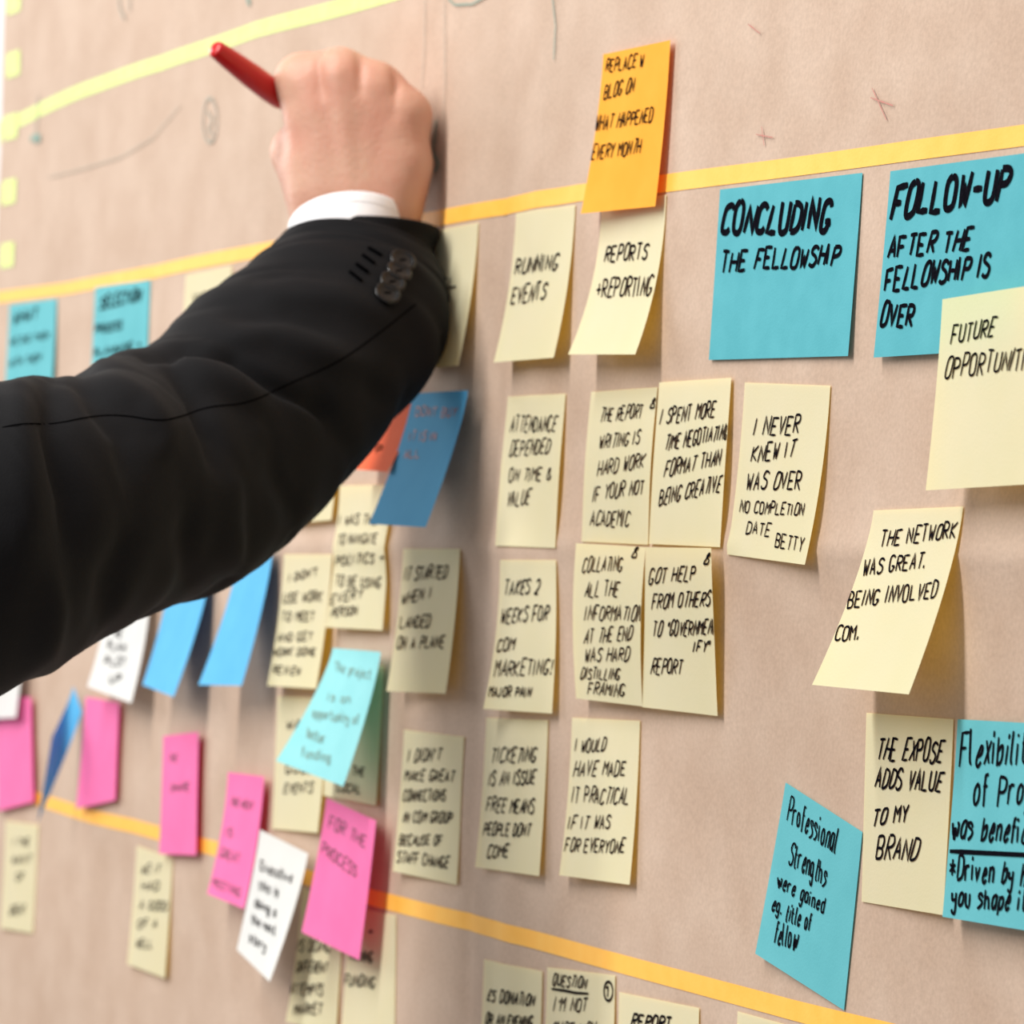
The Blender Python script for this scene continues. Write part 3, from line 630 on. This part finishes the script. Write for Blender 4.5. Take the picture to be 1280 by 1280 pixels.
for i, (c, A, rr) in enumerate(rings):
    t = rings[max(i - 1, 0)][0] - rings[min(i + 1, N_ - 1)][0]
    if i < sub * 2: t = ctr[0] - ctr[4]
    t.normalize(); B = A.cross(t).normalized()
    if B.dot(tocam(c)) < 0: B = -B
    wq = min(i / (sub * 5), 1); Bc = tocam(c); Bc = (Bc - A * Bc.dot(A) / A.length_squared).normalized()
    B = (B * (.32 + .68 * wq) + Bc * (.68 - .68 * wq)).normalized()
    for k in range(seg):
        th = 2 * math.pi * k / seg; cs, sn = math.cos(th), math.sin(th)
        p = c + A * cs + B * (rr * sn)
        nrm = (A.normalized() * (cs / A.length) + B * (sn / rr)).normalized()
        d = 0
        s1 = i / sub
        d += .0008 * math.sin(th * 3 + s1 * 2.1) * math.sin(s1 * 3.3 + th) * min(1, s1 / 2)
        d -= .0016 * max(0, math.sin(s1 * 4.4 + 2.2 * math.sin(th * 1.0 + 1))) ** 3 * (1 if s1 > 3 else s1 / 3) * (1 if sn < .2 else .35)
        if sn > -.1:
            x, y = proj(p)
            for pl, dep, wd in FOLDS:
                dist, tt, sd = seg_d(x, y, pl)
                if dist < wd * 3.2:
                    fall = math.sin(math.pi * min(max(tt * .9 + .08, 0), 1)) ** .6
                    d -= dep * 1.45 * fall * math.exp(-(dist / wd) ** 2 * (1.6 if sd > 0 else .7)) * min(1, max(0, sn) * 2.4 + .12)
        p = p + nrm * d; p.y = min(p.y, -paper_y(p.x, p.z) - .0012); V.append(p)      # cloth rests on the paper, never in it
Fc = [(i * seg + k, i * seg + (k + 1) % seg, (i + 1) * seg + (k + 1) % seg, (i + 1) * seg + k) for i in range(N_ - 1) for k in range(seg)]
Fc.append(tuple((N_ - 1) * seg + k for k in range(seg)))
t0 = (ctr[0] - ctr[3]).normalized(); base = len(V)     # hem turned inside, then the lining
for q, (sc, dn) in enumerate([(.985, -.0012), (.955, -.0008), (.94, .002), (.93, .025)]):
    for k in range(seg): v = V[k]; V.append(rings[0][0] + (v - rings[0][0]) * sc - t0 * dn)
for q in range(4):
    a0 = 0 if q == 0 else base + (q - 1) * seg; b0 = base + q * seg
    for k in range(seg): Fc.append((a0 + k, b0 + k, b0 + (k + 1) % seg, a0 + (k + 1) % seg))
jacket = obj('jacket', V, Fc, MT['wool'], person)
jacket['label'] = 'black wool suit jacket sleeve with creases at the elbow'

from mathutils.bvhtree import BVHTree
bvh = BVHTree.FromPolygons([Vector(v) for v in V], Fc)
def on_sleeve(x, y):
    d = (C2W @ Vector(((x - 640) / F, (y - 640) / F, 1))).normalized()
    h, n, *_ = bvh.ray_cast(CAM, d)
    if h is None: return None
    return h, (n if n.dot(d) < 0 else -n)
for pl, dep, wd in SEAM[:1]:
    st = []; pl = chaikin(pl)
    for a, c in zip(pl, pl[1:]):
        for i in range(8):
            h = on_sleeve(a[0] + (c[0] - a[0]) * i / 8, a[1] + (c[1] - a[1]) * i / 8)
            if h: st.append((h[0] + h[1] * .0002, h[1]))
    v, f = ribbons([st], .0007); obj('seam', v, f, MT['thread'], jacket, False)
for x0, y0, x1, y1 in [(460, 310, 477, 320), (453, 319, 468, 330), (445, 330, 460, 341), (437, 340, 452, 352)]:
    st = []
    for i in range(5):
        h = on_sleeve(x0 + (x1 - x0) * i / 4, y0 + (y1 - y0) * i / 4)
        if h: st.append(h[0] + h[1] * .0004)
    v, f = tube(st, .0009, 8); obj('buttonhole', v, f, MT['thread'], jacket)
for x, y, tl in [(502, 328, .2), (497, 342, .1), (489, 355, 0), (483, 369, -.1)]:
    h, n = on_sleeve(x, y); n = (n + Vector((0, 0, .12)) + C2W @ Vector((-.1, 0, -.1))).normalized()
    prof = [(-.001, .002), (.0004, .0066), (.0016, .0070), (.0027, .0066), (.0031, .0058), (.0024, .0050), (.0021, .0040), (.0020, .0005)]
    bt = lathe('button', prof, MT['button'], jacket, h, n, 28); bt['label'] = 'glossy black horn button on the cuff'
    a = n.orthogonal().normalized(); c = n.cross(a)
    v, f = tube([h + n * .0022 + a * s - c * s for s in (-.0012, 0, .0012)], .0004, 6); obj('thread', v, f, MT['thread'], bt)

# white shirt cuff: a band around the wrist, opening tilted with the forearm
t1 = (C2W @ Vector((.04, -.86, .50))).normalized()
Ac = (C2W @ Vector((.030, .0005, .006)))
c0 = P(434, 282, 2.052)
A1 = Ac; B1 = A1.cross(t1).normalized()
if B1.dot(tocam(c0)) < 0: B1 = -B1
V = []; Fc = []
prof = [(-.045, .99), (-.02, 1.0), (-.003, 1.0), (-.0006, .993), (0, .985), (-.0006, .97), (-.004, .955), (-.03, .945)]
prof2 = [(d, s_) for d, s_ in prof]
for d, s_ in prof2:
    for k in range(64):
        th = 2 * math.pi * k / 64
        V.append(c0 + t1 * (d + .0008 * math.sin(2 * th + 1)) + A1 * (math.cos(th) * s_) + B1 * (.0335 * math.sin(th) * s_))
for i in range(len(prof2) - 1):
    for k in range(64): Fc.append((i * 64 + k, i * 64 + (k + 1) % 64, (i + 1) * 64 + (k + 1) % 64, (i + 1) * 64 + k))
cuff = obj('shirt_cuff', V, Fc, MT['shirt'], person); cuff['label'] = 'white shirt cuff showing beyond the black sleeve'
v, f = tube([Vector(V[64 * 2 + k]) - t1 * .0035 + (Vector(V[64 * 2 + k]) - c0).normalized() * .0001 for k in range(64)], .00022, 5)
obj('stitching', v, f, MT['shirt'], cuff)
